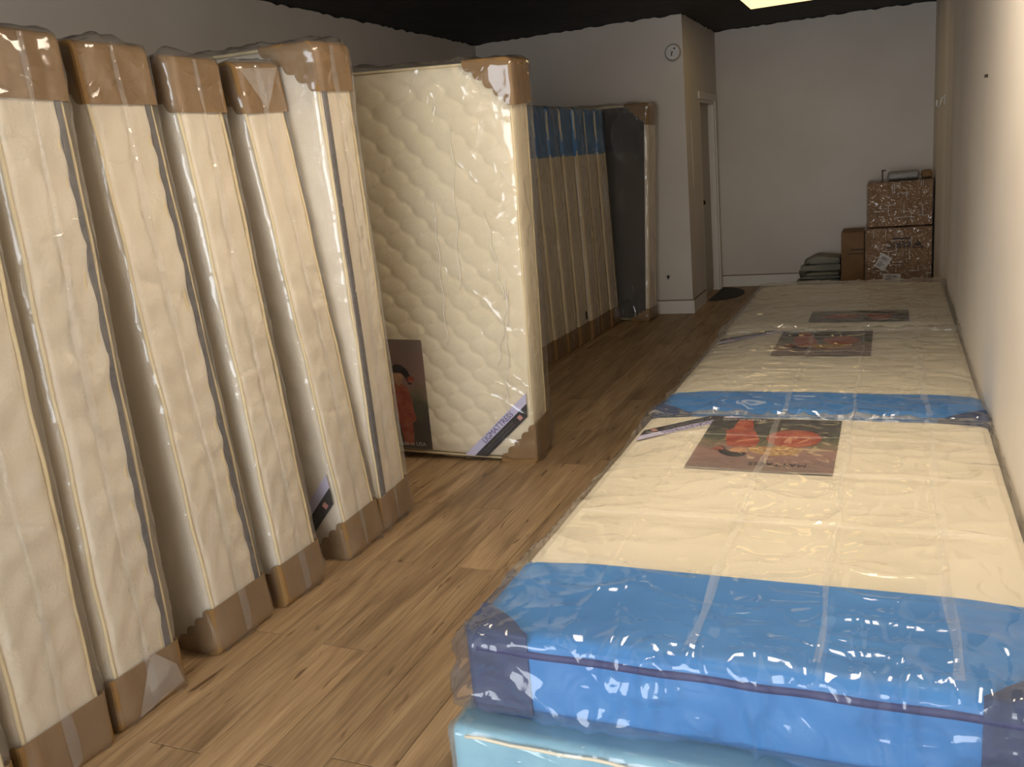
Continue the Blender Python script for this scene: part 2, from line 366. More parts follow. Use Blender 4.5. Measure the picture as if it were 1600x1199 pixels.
bmesh.ops.create_cone(kb, segments=12, radius1=.011, radius2=.011, depth=.05, cap_ends=True, matrix=Matrix.Translation((.015, .1, 1.02)) @ Matrix.Rotation(PI/2, 4, 'Y'))
bm_obj('door_knob', kb, M['brass'], d1, True)
# front wall behind the camera with the shop window
bm = bmesh.new(); wx0, wx1, wz0, wz1 = -2.6, .1, .25, 2.6
add_box(bm, (XL, YF-.15, -.1), (wx0, YF, ZC)); add_box(bm, (wx1, YF-.15, -.1), (XR, YF, ZC)); add_box(bm, (wx0, YF-.15, -.1), (wx1, YF, wz0)); add_box(bm, (wx0, YF-.15, wz1), (wx1, YF, ZC))
struct(bm_obj('wall_front', bm, M['wall']))
# baseboards with a darker line along the top
def baseboard(name, lo, hi, n):
    o = struct(box_obj(name, lo, hi, M['base'], None, .003))
    g = box_obj('top_line', (lo[0]+(.001 if n != 'x' else 0), lo[1], hi[2]-.002), (hi[0], hi[1], hi[2]+.008), M['taupe'], o)
    return o
baseboard('baseboard_back', (X2, Y2-.016, 0), (XR, Y2, .125), 'y')
baseboard('baseboard_partition', (-3.8, Y1-.016, 0), (X2, Y1, .13), 'y')
baseboard('baseboard_side', (X2, Y1-.016, 0), (X2+.016, 9.2, .13), 'y')
# ragged black paint line where ceiling meets walls
def ragged(name, p0, p1, nrm):
    p0, p1, nrm = Vector(p0), Vector(p1), Vector(nrm); L_ = (p1-p0).length; n = int(L_/.05); vs = []; fs = []
    rg = random.Random(len(name)); dpt = [.004+.018*rg.random()**2.5 for _ in range(n+1)]
    for i in range(n+1):
        p = p0.lerp(p1, i/n); vs += [p+nrm*.0015, p+nrm*.0015-Vector((0, 0, dpt[i]))]
    for i in range(n): fs.append((2*i, 2*i+1, 2*i+3, 2*i+2))
    return struct(mesh_obj(name, vs, fs, M['ceil']))
ragged('trim_1', (X2, Y2, ZC), (XR, Y2, ZC), (0, -1, 0)); ragged('trim_2', (XL, Y1, ZC), (X2, Y1, ZC), (0, -1, 0))
ragged('trim_3', (XL, .3, ZC), (XL, Y1, ZC), (1, 0, 0)); ragged('trim_4', (X2, Y1, ZC), (X2, Y2, ZC), (1, 0, 0))

# ---------------------------------------------------------------- ceiling lamp panels
for k, (lx, ly, pw) in enumerate(PANEL_LIGHT):
    t = empty('ceiling_light_panel', ['bright warm light panel in the black ceiling above the nearest mattresses, out of frame', 'lit warm ceiling light panel at the top edge of the photo before the back wall'][k], 'lamp', None, Matrix.Translation((lx, ly, ZC)))
    bm = bmesh.new()
    for lo, hi in (((-.32, -.62, -.02), (-.30, .62, 0)), ((.30, -.62, -.02), (.32, .62, 0)), ((-.3, -.62, -.02), (.3, -.6, 0)), ((-.3, .6, -.02), (.3, .62, 0))): add_box(bm, lo, hi)
    bm_obj('light_frame', bm, M['ceil'], t)
    box_obj('light_diffuser', (-.3, -.6, -.019), (.3, .6, -.002), emit('lamp_diffuser', [(255, 238, 214), (255, 222, 160)][k], pw), t)

# ---------------------------------------------------------------- mattress builders
# local frame of a mattress: front edge at x=0 (body to -W), face A at y=0, face B at y=T, height z 0..L
def corner_guard(parent, W, T, L, top, a=.20, b=.20, material=None, name='corner_guard', off=.010, nsc=5, front=True):
    """card guard around the front top/bottom corner: panels plus scalloped side flaps"""
    material = material or M['card']; zc = L if top else 0; sz = -1 if top else 1; rr = .035
    # path in (x,z) from the end panel to the front panel
    path = [(-a, zc-sz*off)]
    for k in range(7):
        q = PI/2*k/6; path.append((-rr+off+rr*math.sin(q)*1.0, zc-sz*off+sz*(rr-rr*math.cos(q))))
    path.append((off, zc+sz*b))
    inner = []
    for k in range(nsc):
        for j in range(6):
            t = (k+j/6)/nsc; x_ = off+(-a-off)*t; z_ = zc+sz*b*(1-t); bump = math.sin(PI*j/6)*.016
            nx, nz = -b, sz*-1*(-a)  # direction away from the corner
            ln = math.hypot(b, a); inner.append((x_-bump*b/ln, z_+sz*bump*a/ln))
    bm = bmesh.new()
    cols = [(-off, 0), (T+off, 0)]
    prof = []
    rad = .010
    for k in range(4): q = PI/2*k/3; prof.append((-off+rad-rad*math.cos(q)*1.0, -(rad-rad*math.sin(q))))
    ys_ = [(-off, -rad*.9), (-off+rad*.35, -rad*.3), (-off+rad, 0), (T+off-rad, 0), (T+off-rad*.35, -rad*.3), (T+off, -rad*.9)]
    rows = []
    for (y_, ins) in ys_:
        row = []
        for i, (px, pz) in enumerate(path):
            # inward offset direction
            if i == 0: dx, dz = 0, sz
            elif i == len(path)-1: dx, dz = -1, 0
            else: q = PI/2*min(max((i-1)/6, 0), 1); dx, dz = -math.sin(q), sz*math.cos(q)
            row.append(bm.verts.new((px-dx*ins, y_, pz-dz*ins) if False else (px+dx*(-ins), y_, pz+dz*(-ins))))
        rows.append(row)
    for i in range(len(rows)-1):
        for k in range(len(path)-1): bm.faces.new((rows[i][k], rows[i+1][k], rows[i+1][k+1], rows[i][k+1]))
    for row, y_ in ((rows[0], -off), (rows[-1], T+off)):
        ring = row + [bm.verts.new((x_, y_, z_)) for x_, z_ in inner[1:]]
        try: bm.faces.new(ring)
        except Exception: pass
    o = bm_obj(name, bm, material, parent)
    md = o.modifiers.new('thick', 'SOLIDIFY'); md.thickness = .0025; md.offset = 0
    return o
def loop_piping(parent, W, T, L, y_, rad=.006, material=None, name='piping', rr=.035):
    pts = []
    for cx, cz, q0 in ((-rr, rr, -PI/2), (-rr, L-rr, 0), (-W+rr, L-rr, PI/2), (-W+rr, rr, PI)):
        for k in range(5):
            q = q0+PI/2*k/4; pts.append((cx-.005+(rr-.0)*math.cos(q), y_, cz+rr*math.sin(q)))
    full = []
    for i in range(len(pts)):
        a_, b_ = Vector(pts[i]), Vector(pts[(i+1) % len(pts)]); n = max(1, int((b_-a_).length/.06))
        for k in range(n): full.append(a_.lerp(b_, k/n))
    rg = random.Random(int(W*100+y_*1000)); 
    full = [p+Vector((0, .003*math.sin(p.z*9+y_*30)+.002*math.sin(p.z*23), 0)) for p in full]
    return tube(name, full, rad, material or M['piping'], parent, True, 7)
def folds(P, seed, f=1.0):
    Q = P+.12*np.stack([vnoise(P, 3*f, seed+30), vnoise(P, 3*f, seed+31), vnoise(P, 3*f, seed+32)], 1)
    a = 1-np.abs(2*vnoise(Q, (3*f, 6*f, 4*f), seed+33)-1); b = 1-np.abs(2*vnoise(Q, (8*f, 4*f, 7*f), seed+34)-1)
    return .6*a**7+.4*b**7
def crumple(W, T, L, seed, amp=.010, edge=.012, axis_edges=True):
    """slack plastic: long soft folds plus gathered pleats near the corners"""
    def fn(P, dn):
        g = amp*(.55*vnoise(P, (3, 3, 2.2), seed)+.45*np.clip(ridge(P+.15*vnoise(P, 2, seed+5)[:, None], (6, 7, 4), seed+1), 0, 1)**2)
        zt = np.minimum(np.abs(P[:, 2]), np.abs(P[:, 2]-L))
        ed = np.exp(-zt/.16)
        g = g+edge*ed*np.clip(ridge(P, (16, 18, 7), seed+2), 0, 1)**1.5
        g = g+.011*folds(P, seed)*(amp > .005)*(.45+2.0*ed)
        return g
    return fn
def front_fold(parent, y_, z0, z1, wdt, x=.014, seed=0, name='wrap_seam', material=None):
    n = 60; vs = []; fs = []; rg = random.Random(seed); ph = rg.random()*6
    for i in range(n+1):
        z_ = z0+(z1-z0)*i/n; s = .008*math.sin(z_*3+ph)+.003*math.sin(z_*11+ph*2); wv = wdt*(.75+.35*math.sin(z_*5+ph)+.15*math.sin(z_*17))
        for k, q in enumerate((-.5, -.17, .17, .5)):
            vs.append((x+(.004 if k in (1, 2) else 0)+.0022*math.sin(z_*25+k*1.7), y_+s+wv*q, z_))
    for i in range(n):
        for k in range(3): a = i*4+k; fs.append((a, a+1, a+5, a+4))
    return mesh_obj(name, vs, fs, material or M['seam'], parent, True)
def standing(name, label, cat, mw, W=1.52, T=.25, L=2.03, seed=0, group=None, quilt=False, tape=None, guards=True, blue=False, fine=True, wrap='wrap', face='cream', seam=True, relief=.004, step=None, foldtri=None, gb=.20, wo=.010):
    t = empty(name, label, cat, group, mw)
    def disp(P, dn):
        d = .006*(vnoise(P, (2.5, 5, 2), seed)-.5)
        fr = (dn[:, 0] > .9)
        wv = np.clip(ridge(P + np.stack([P[:, 0]*0, P[:, 2]*.5, P[:, 2]*0], 1), (1, 7, 5), seed+9), 0, 1)
        wv2 = np.sin((P[:, 2]-P[:, 1]*.9+.05*np.sin(P[:, 1]*17+P[:, 2]*5))*2*PI/.13)
        soft = smooth01(np.minimum(P[:, 1], T-P[:, 1])/.06)
        soft = soft*smooth01((P[:, 2]-.22)/.05)*smooth01((L-.205-P[:, 2])/.05)
        d = d+fr*soft*(relief*wv+relief*.55*wv2)
        if quilt:
            fc = np.abs(dn[:, 1]) > .9
            ed = smooth01(np.minimum(np.minimum(-P[:, 0], P[:, 0]+W), np.minimum(P[:, 2], L-P[:, 2]))/.07-.3)
            d = d+fc*ed*(quilt*quiltf(P[:, 0], P[:, 2]))
        return d
    st = step or ((.025, .022, .022) if fine else (.15, .06, .08))
    lattice_box('cover', (-W, .004, .004), (0, T-.004, L-.004), .035, st, M[face], t, disp)
    for y_ in ((.014, T-.052, T-.010) if tape == 'far' else (.014, T-.014)):
        loop_piping(t, W, T, L-.002, y_, .0065 if fine else .0095)
    if tape:
        ya, yb = (.024, .052) if tape == 'near' else (T-.040, T-.022)
        bm = bmesh.new()
        n = 40; z0_ = .155
        for s in (0,):
            prev = None
            for i in range(n+1):
                z_ = z0_+(L-z0_-.165)*i/n; wob = .0015*math.sin(z_*6+seed)
                a1 = bm.verts.new((.0075, ya+wob, z_)); b1 = bm.verts.new((.0075, yb+wob, z_)); c1 = bm.verts.new((-.004, ya+wob, z_)); d1_ = bm.verts.new((-.004, yb+wob, z_))
                if prev:
                    for q in ((0, 1), (1, 3), (3, 2), (2, 0)):
                        cur = (a1, b1, c1, d1_); bm.faces.new((prev[q[0]], prev[q[1]], cur[q[1]], cur[q[0]]))
                prev = (a1, b1, c1, d1_)
        bm_obj('binding_tape', bm, M['grey_tape'], t)
    if guards:
        corner_guard(t, W, T, L, False, .22, gb*.85)
        if not blue: corner_guard(t, W, T, L, True, .24, gb-.02)
    if blue:
        lattice_box('blue_end_panel', (-W*.99, -.004, L-.40), (.006, T+.004, L+.004), .035, (.1, .03, .03), M['blue'], t, lambda P, dn: .004*vnoise(P, 9, seed), skip=((2, 0),))
    lattice_box('plastic_wrap', (-W-.008, -wo, .001), (.004+wo, T+wo, L+.012), .036, (.03, .02, .02) if fine else (.15, .05, .05), M[wrap], t, crumple(W, T, L, seed, .008 if fine else .003, .010 if fine else .002))
    if seam: front_fold(t, T*.5, .02, L-.005, .030, seed=seed)
    if foldtri:
        if foldtri == 'bottom': v = [(.018, T*.55, .19), (.016, T*.22, .01), (.016, T*.98, .03), (.022, T*.6, .09), (.018, T*.9, .10)]; fs = [(0, 1, 3), (0, 3, 4), (4, 3, 2), (3, 1, 2)]
        else: v = [(.018, T*.5, L-.17), (.016, T*.05, L-.02), (.016, T*.96, L-.015), (.024, T*.5, L-.07)]; fs = [(0, 3, 1), (0, 2, 3), (1, 3, 2)]
        mesh_obj('wrap_fold', v, fs, M['milky'], t)
    return t
def frame(bottom, top, yawd=0.0, lean_x=None):
    """rigid frame: z axis from bottom to top, x (towards the aisle) close to yaw direction"""
    b = Vector(bottom); z = (Vector(top)-b).normalized(); x = Vector((math.cos(yawd), math.sin(yawd), 0)); y = z.cross(x).normalized(); x = y.cross(z).normalized()
    m_ = Matrix((x, y, z)).transposed().to_4x4(); m_.translation = b; return m_
def poster(parent, mw, wd=.52, ht=.64):
    p = poly_slab('picture_label', [(0, 0), (wd, 0), (wd, ht), (0, ht)], .0008, M['poster'], parent, mw)
    p['label'] = 'printed picture of a dark-haired child in a red dress'
    def sub(name, pts, material, z=.0011):
        return poly_slab(name, [(a*wd, b*ht) for a, b in pts], .0003, material, p, Matrix.Translation((0, 0, z)))
    sub('printed_dress', [(.60, .34), (.56, .46), (.57, .58), (.63, .60), (.72, .60), (.78, .57), (.82, .46), (.83, .36), (.85, .28), (.80, .24), (.80, .15), (.79, .04), (.68, .03), (.66, .14), (.64, .25)], M['red'])
    sub('printed_fan', [(.32+.20*math.cos(q*PI/10), .40+.17*math.sin(q*PI/10)) for q in range(20)], M['red'], .0009)
    sub('printed_straw', [(.22, .62), (.36, .55), (.52, .58), (.62, .60), (.60, .68), (.45, .74), (.30, .72)], M['straw'], .0013)
    sub('printed_face', [(.63, .62), (.61, .67), (.63, .72), (.70, .73), (.75, .68), (.72, .61), (.68, .58)], M['skin'], .0015)
    sub('printed_hair', [(.62, .70), (.62, .75), (.67, .78), (.74, .77), (.80, .73), (.84, .66), (.84, .60), (.80, .60), (.77, .66), (.72, .70)], M['black'], .0019)
    sub('printed_bow', [(.79, .66), (.84, .68), (.88, .65), (.85, .61), (.80, .62)], M['red'], .0023)
    text_obj('printed_lettering', 'MATTRESS', .044, M['black'], p, Matrix.Translation((.575*wd, .86*ht, .0016)), 'RIGHT')
    text_obj('printed_lettering', 'Made in USA', .034, M['print_white'], p, Matrix.Translation((.93*wd, .03*ht, .0024)), 'RIGHT')
    return p
def corner_label(parent, mw, ln=.36, letters=True):
    """diagonal satin label: pale strip with lettering and a black band below; local x runs along the band"""
    h = .075
    o = poly_slab('corner_label', [(0, 0), (ln, 0), (ln+.042, .042), (-.042, .042)], .0012, M['lavender'], parent, mw)
    poly_slab('black_band', [(.053, -.053), (ln-.053, -.053), (ln, 0), (0, 0)], .0014, M['black'], o)
    poly_slab('flag_print', [(ln-.10, -.040), (ln-.075, -.040), (ln-.075, -.016), (ln-.10, -.016)], .0004, M['pink'], o, Matrix.Translation((0, 0, .0016)))
    for k in range(2):
        pts = [(.07+.0042*i, -.018-.016*k+.0055*math.sin(i*2.1+k)*(.5+.5*math.sin(i*.7+k*2)), .0018) for i in range(int((ln-.20)/.0042))]
        tube('script_print', pts, .0011, M['scribble'], o, False, 4)
    if letters: text_obj('label_lettering', 'LIGMATTRESS', .044, M['purple'], o, Matrix.Translation((ln*.5, .006, .0014)), 'CENTER', .92)
    return o

# ---------------------------------------------------------------- left row of standing mattresses (A nearest .. G)
ROWG = 'wrapped mattresses standing on edge along the left wall'
row = [
    # label, near bottom (x,y), top offset (dx,dy), thickness, tape, fold, yaw
    ('cream mattress nearest the camera, only a sliver at the left frame edge', (-2.10, 1.02), (-.05, .03), .26, None, None),
    ('second cream mattress from the left frame edge, brown card corner guard at its foot', (-2.12, 1.335), (-.05, .04), .265, None, None),
    ('cream mattress with a triangular wrap fold over the card guard at its foot', (-2.125, 1.655), (-.06, .05), .25, 'far', 'bottom'),
    ('cream mattress with shiny creased wrap, standing apart after a wide dark gap', (-2.13, 2.10), (-.12, -.02), .27, 'far', None),
    ('slim cream mattress with radiating wrap creases over its card top', (-2.11, 2.45), (-.12, -.02), .235, None, None),
    ('cream mattress with triangular wrap fold on its card top, black label low on its side', (-2.095, 2.875), (-.14, -.10), .245, None, 'top'),
    ('tallest cream mattress, dark grey binding stripe down its edge and scalloped card corner', (-2.10, 3.155), (.03, -.10), .25, 'near', None),
]
left = []
for k, (lb, (bx, by), (dx, dy), T, tape, ft) in enumerate(row):
    far_quilt = k in (5, 6)
    fr_ = frame((bx, by, .003), (bx+dx, by+dy, 2.03), -.02 if k < 6 else .03)
    t = standing('mattress', lb, 'mattress', fr_, T=T, seed=11+k*7, group=ROWG, quilt=.008 if far_quilt else False, tape=tape, foldtri=ft, L=(2.03, 2.03, 2.03, 2.03, 2.01, 2.015, 2.085)[k],
                 relief=.0075 if k < 5 else .005, step=(.02, .02, .02) if far_quilt else None)
    left.append(t)
# low corner label on the side of the sixth mattress
Rface = Matrix(((1, 0, 0), (0, 0, -1), (0, 1, 0))).to_4x4()      # xy of a slab -> xz of the face, its normal to -y
def on_face(x, z, ang=0, y=-.014): return Matrix.Translation((x, y, z)) @ Rface @ Matrix.Rotation(ang, 4, 'Z')
corner_label(left[5], on_face(-.335, .014, PI/4, -.010), .45, False)

# ---------------------------------------------------------------- quilted mattress seen face-on
fq = frame((-1.755, 4.17, .004), (-1.655, 4.02, 2.03), .045)
q = standing('quilted_mattress', 'cream quilted mattress seen face on in the middle, with picture and diagonal corner label', 'mattress', fq, W=1.37, T=.24, L=2.04, seed=71, quilt=.014, guards=False, wrap='wrap_quilt', wo=.021, face='cream_quilt', step=(.0095, .03, .0095), seam=False, relief=.003)
corner_guard(q, 1.37, .24, 2.04, False, .19, .22, off=.016)
corner_guard(q, 1.37, .24, 2.04, True, .23, .20, off=.016)
poster(q, on_face(-.63, .03, 0, -.0165) @ Matrix.Translation((-.49, 0, 0)))
corner_label(q, on_face(-.345, .016, PI/4, -.0165), .455)
fold_pts = [(-.44+.006*math.sin(i*.9), -.027-.002*math.sin(i*2.1), 1.0+i*.03-.35) for i in range(26)]
tube('crease_glint', fold_pts, .0018, M['gleam'], q, False, 5)  # pale tubes stand in for glints on the wrap
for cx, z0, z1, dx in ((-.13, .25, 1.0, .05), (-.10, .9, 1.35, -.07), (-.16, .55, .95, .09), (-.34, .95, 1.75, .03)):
    tube('crease_glint', [(cx+dx*i/14+.008*math.sin(i*1.3), -.027-.003*math.sin(i*1.7), z0+(z1-z0)*i/14) for i in range(15)], .0017, M['gleam'], q, False, 5)

# ---------------------------------------------------------------- far row: seven mattresses with blue tops
BG = 'mattresses with blue upper ends in the far standing row'
ords = ['first', 'second', 'third', 'fourth', 'fifth', 'sixth', 'seventh']
protoT = .265
blabels = ['blue-topped mattress half hidden behind the quilted mattress edge', 'second blue-topped mattress of the far row, counting away from the camera', 'third blue-topped mattress of the far row, counting away from the camera',
           'middle one of the seven blue-topped mattresses, small black tag near its foot', 'fifth blue-topped mattress of the far row, bright cream piping at its left', 'sixth blue-topped mattress, second last before the grey one', 'last blue-topped mattress, standing against the charcoal-faced one']
for k in range(7):
    y0 = 6.26+k*.273+(.0 if k < 4 else .012); x0 = -2.50+.012*k+(.012 if k == 4 else 0)
    t = standing('blue_topped_mattress', blabels[k], 'mattress', frame((x0, y0, .003), (x0-.045, y0, 1.985), 0), W=1.3, T=.250, L=1.985, seed=200+k, group=BG, blue=True, fine=False, wrap='wrap_dust', guards=True, seam=(k % 2 == 0), relief=.002, step=(.15, .03, .05))
    if k == 3: box_obj('care_tag', (.012, .17, .20), (.016, .20, .27), M['black'], t)
# charcoal-faced mattress at the end
g = standing('charcoal_mattress', 'charcoal-faced mattress in crumpled clear plastic leaning beside the partition wall', 'mattress', frame((-2.15, 8.21, .003), (-2.06, 8.21, 2.0), -.10), W=.92, T=.22, L=2.0, seed=300, guards=False, wrap='wrap_loose', seam=False, fine=True, wo=.013, step=(.1, .05, .05))
lattice_box('charcoal_face', (-.90, -.006, .02), (-.03, .004, 1.98), .004, .1, M['dark_grey'], g)
corner_guard(g, .92, .22, 2.0, True, .22, .18, off=.011); corner_guard(g, .92, .22, 2.0, False, .18, .12, off=.011)

# ---------------------------------------------------------------- row of lying mattresses on low boxes along the right wall
def lying(name, name_i, label, y0, wd, ln, T, z, x0, seed, end=None, quilt=.0, pic=None, clabel=True, step=.014, guard=None, yawd=0):
    """local frame: x across 0..wd, y along 0..ln, z 0..T, near end at y=0"""
    t = empty(name, label, 'mattress', 'mattresses lying end to end along the right wall', Matrix.Translation((x0, y0, z)) @ Matrix.Rotation(yawd, 4, 'Z'))
    R_ = .034
    def sag(P):
        sx_ = np.minimum(P[:, 0], wd-P[:, 0])/.22; sy_ = np.minimum(P[:, 1], ln-P[:, 1])/.16
        return -.010*(1-smooth01(sx_))-.006*(1-smooth01(P[:, 1]/.16))+.008*(vnoise(P, (3, 3, 1), seed)-.5)
    def disp(P, dn):
        tp = dn[:, 2] > .5
        d = np.where(tp, sag(P), .003*vnoise(P, 6, seed))
        if quilt:
            ed = smooth01(np.minimum(np.minimum(P[:, 0], wd-P[:, 0]), np.minimum(P[:, 1], ln-P[:, 1]))/.08-.2)
            d = d+tp*ed*quilt*(quiltf(P[:, 0], P[:, 1], .165, .16)-.8)
        return d
    lattice_box('cover', (0, 0, 0), (wd, ln, T), R_, (step, step, .04), M['ivory'], t, disp)
    if end:
        lattice_box('blue_end_panel', (-.003, -.005, -.002), (wd+.003, end, T+.003), R_, (.03, .03, .03), M['blue'], t, lambda P, dn: np.where(dn[:, 2] > .5, sag(P)+.004, .004), skip=((1, 1),))
        zz = T-.040
        tube('navy_piping', [(.03+(wd-.06)*i/40, -.005+.001*math.sin(i*1.1), zz+.0015*math.sin(i*.8)) for i in range(41)], .012, M['navy'], t, False, 8)
    if guard:
        # guards around both near corners; reuse the standing guard, laid flat
        for sx_ in (0, 1):
            # guard local: front (x=0) -> near end -y, end panel (z=0/top) -> side, thickness y -> up
            if sx_ == 0: mm = Matrix(((0, 0, 1, 0), (-1, 0, 0, -.006), (0, -1, 0, T+.004), (0, 0, 0, 1)))
            else: mm = Matrix(((0, 0, -1, wd), (-1, 0, 0, -.006), (0, 1, 0, -.002), (0, 0, 0, 1)))
            h = bpy.data.objects.new('corner_guard', None)
            o = corner_guard(t, 1, T+.006, 1, False, guard[0], guard[1], M['navy_guard'], off=.007, nsc=1)
            o.matrix_local = mm; bpy.data.objects.remove(h)
    if pic:
        px, py, pw_, ph_ = pic
        p = poster(t, Matrix.Translation((px, py, T+.006)) @ Matrix.Rotation(PI, 4, 'Z') if ph_ > 0 else Matrix.Translation((px, py, T+.004)), abs(pw_), abs(ph_))
    end_flat = name_i > 0
    def wr(P, dn):
        tp = dn[:, 2] > .5
        P2 = P+.10*np.stack([vnoise(P, 3, seed+3), vnoise(P, 3, seed+4), vnoise(P, 3, seed+5)], 1)
        d = np.where(tp, sag(P)+.007, .002)
        d = d+.006*vnoise(P, (5, 4, 4), seed+6)
        d = d+.007*np.clip(ridge(P2, (5, 8, 6), seed+7), 0, 1)**2
        d = d+(.008+.014*np.exp(-P[:, 1]/.25))*folds(P, seed, 1.3)
        # packing folds: straight creases in a grid
        for cx in (wd*.20, wd*.42, wd*.63, wd*.84): d = d+tp*.0055*np.exp(-((P[:, 0]-cx-.01*np.sin(P[:, 1]*4))/.009)**2)
        for cy in (.78, 1.22, 1.62): d = d+tp*.005*np.exp(-((P[:, 1]-cy-.012*np.sin(P[:, 0]*3))/.010)**2)
        ey = np.exp(-np.minimum(P[:, 1], ln-P[:, 1])/.10)
        d = d+ey*.016*np.clip(ridge(P2, (13, 6, 9), seed+8), 0, 1)**1.4
        cn = np.exp(-np.minimum(P[:, 0], wd-P[:, 0])/.12)*ey
        d = d+cn*.018*np.clip(ridge(P2, (18, 18, 18), seed+9), 0, 1)
        d = d*(dn[:, 2] > -.3)
        d = np.where((dn[:, 1] > .3) | ((dn[:, 1] < -.3) & (end_flat)), np.minimum(d, .004), d)
        return d
    lattice_box('plastic_wrap', (-.012, -.018, .001), (wd+.010, ln+.003, T+.008), R_, (step*.9, step*.9, .016), M['wrap_top'], t, wr)
    # flattened packing creases: doubled film that looks paler
    rg = random.Random(seed)
    def strip(p0, p1, wv):
        n = 30; vs = []; fs = []; p0 = Vector(p0); p1 = Vector(p1); d = (p1-p0).normalized(); sd = Vector((-d.y, d.x, 0))
        for i in range(n+1):
            p = p0.lerp(p1, i/n)+sd*.006*math.sin(i*.6+seed); w2 = wv*(.7+.5*abs(math.sin(i*.45+wv*99)))
            for q_ in (-.5, 0, .5): vs.append(p+sd*w2*q_+Vector((0, 0, .003 if q_ == 0 else 0)))
        for i in range(n):
            for k in range(2): a = i*3+k; fs.append((a, a+1, a+4, a+3))
        mesh_obj('packing_crease', vs, fs, M['haze'], t, True)
    zt = T+.017
    if name_i < 2:
        for cx, wv in ((.42, .022), (.63, .014), (.84, .024)): strip((wd*cx, .03, zt), (wd*cx, ln-.05, zt), wv)
        for cy, wv in ((.78, .016), (1.22, .02), (1.62, .010)): strip((.06, cy, zt), (wd-.05, cy, zt), wv)
    return t
ZL = .206; TT = .216
m1 = lying('lying_mattress', 0, 'nearest lying mattress with bright blue end and ivory top, wrapped in clear plastic', 1.79, 1.335, 1.945, TT, ZL, -.985, 41, .445, 0, (-.18+.985, 3.06-1.79+.62, .515, .64), step=.009, guard=(.13, .17))
m2 = lying('lying_mattress', 1, 'middle lying mattress, quilted cream with a thin blue end strip', 3.755, 1.345, 1.885, TT-.012, ZL, -.99, 42, .43, .006, (-.10+.99, 4.93-3.755+.64, .515, .64), step=.016, guard=(.16, .18))
m3 = lying('lying_mattress', 2, 'farthest lying mattress, cream, its foot below the stacked boxes', 5.655, 1.335, 1.80, TT, ZL, -.985, 43, None, .006, None, step=.018)
poster(m3, Matrix.Translation((.495, .18, TT+.006)), .59, .36)
# corner labels on top at the far left corners of the first two
corner_label(m1, Matrix.Translation((.34, 1.945-.02, TT+.001)) @ Matrix.Rotation(PI*1.25, 4, 'Z'), .44)
corner_label(m2, Matrix.Translation((.34, 1.885-.02, TT-.010)) @ Matrix.Rotation(PI*1.25, 4, 'Z'), .44)
for k, (y0, x0, wd, ln) in enumerate(((1.715, -1.025, 1.365, 1.93), (3.72, -.99, 1.34, 1.86), (5.66, -.985, 1.33, 1.78))):
    t = empty('box_spring', ['pale teal box spring in cloudy plastic under the nearest lying mattress', 'hidden pale teal box spring under the middle lying mattress', 'hidden pale teal box spring under the farthest lying mattress'][k], 'box spring', 'box springs under the lying mattresses', Matrix.Translation((x0, y0, 0)))
    lattice_box('cover', (0, 0, .002), (wd, ln, .188), .03, (.05, .05, .03), M['teal'], t, lambda P, dn: .003*vnoise(P, 6, k))
    lattice_box('plastic_wrap', (-.008, -.010, .001), (wd+.004, ln+.004, .194), .032, (.02, .04, .016) if k == 0 else (.1, .1, .05), M['wrap_dust'] if k else M['cloudy'], t, lambda P, dn: .002+.004*np.clip(ridge(P, (9, 9, 12), 77), 0, 1)*(dn[:, 2] < .5))
    if k == 0: tube('sheen_line', [(.05+(wd-.1)*i/30, -.010+.002*math.sin(i) , .172+.002*math.sin(i*1.7)) for i in range(31)], .0045, M['ivory'], t, False, 6)  # ivory tube painting the sheen along the plastic's upper edge

# ---------------------------------------------------------------- boxes in the far corner
def carton(name, label, lo, hi, film, group=None, tape=True):
    cx, cy = (lo[0]+hi[0])/2, (lo[1]+hi[1])/2
    t = empty(name, label, 'box', group, Matrix.Translation((cx, cy, lo[2])))
    a, b, h = (hi[0]-lo[0])/2, (hi[1]-lo[1])/2, hi[2]-lo[2]
    box_obj('carton_body', (-a, -b, 0), (a, b, h-.008), M['card_dark' if film else 'plain_card'], t, .006)
    bm = bmesh.new(); add_box(bm, (-a, -b, h-.008), (a, -.003, h), .002); add_box(bm, (-a, .003, h-.008), (a, b, h), .002); bm_obj('top_flap', bm, M['card_dark' if film else 'plain_card'], t)
    if film:
        rg = random.Random(int(a*999+h*100))
        lattice_box('stretch_film', (-a-.006, -b-.006, .002), (a+.006, b+.006, h+.004), .012, .018, M['stretch'], t, lambda P, dn: .007*np.clip(ridge(P, (10, 9, 14), 5), 0, 1)**2+.003*vnoise(P, 20, 4))
        for i in range(16):
            x1 = rg.uniform(-a, a); z1 = rg.uniform(.05, h*.9); vertical = rg.random() < .6
            pts = [(min(max(x1+(0 if vertical else j*.014)+rg.uniform(-.003, .003), -a), a), -b-.016, min(max(z1+(j*.014 if vertical else rg.uniform(-.004, .004)), .01), h-.01)) for j in range(8)]
            tube('film_crease_glint', pts, .0022, M['gleam'], t, False, 4)  # glints on the film, drawn as pale tubes
    return t, a, b, h
lowb, a, b, h = carton('carton', 'lower large film-wrapped brown carton with two white shipping stickers', (-.245, 9.35, 0), (.345, 9.95, .655), True, 'cartons stacked in the far corner')
Mf = Matrix(((1, 0, 0), (0, 0, -1), (0, 1, 0))).to_4x4()
def fr_mat(x, z, ang, y): return Matrix.Translation((x, y, z)) @ Mf @ Matrix.Rotation(ang, 4, 'Z')
yb = -b-.0175
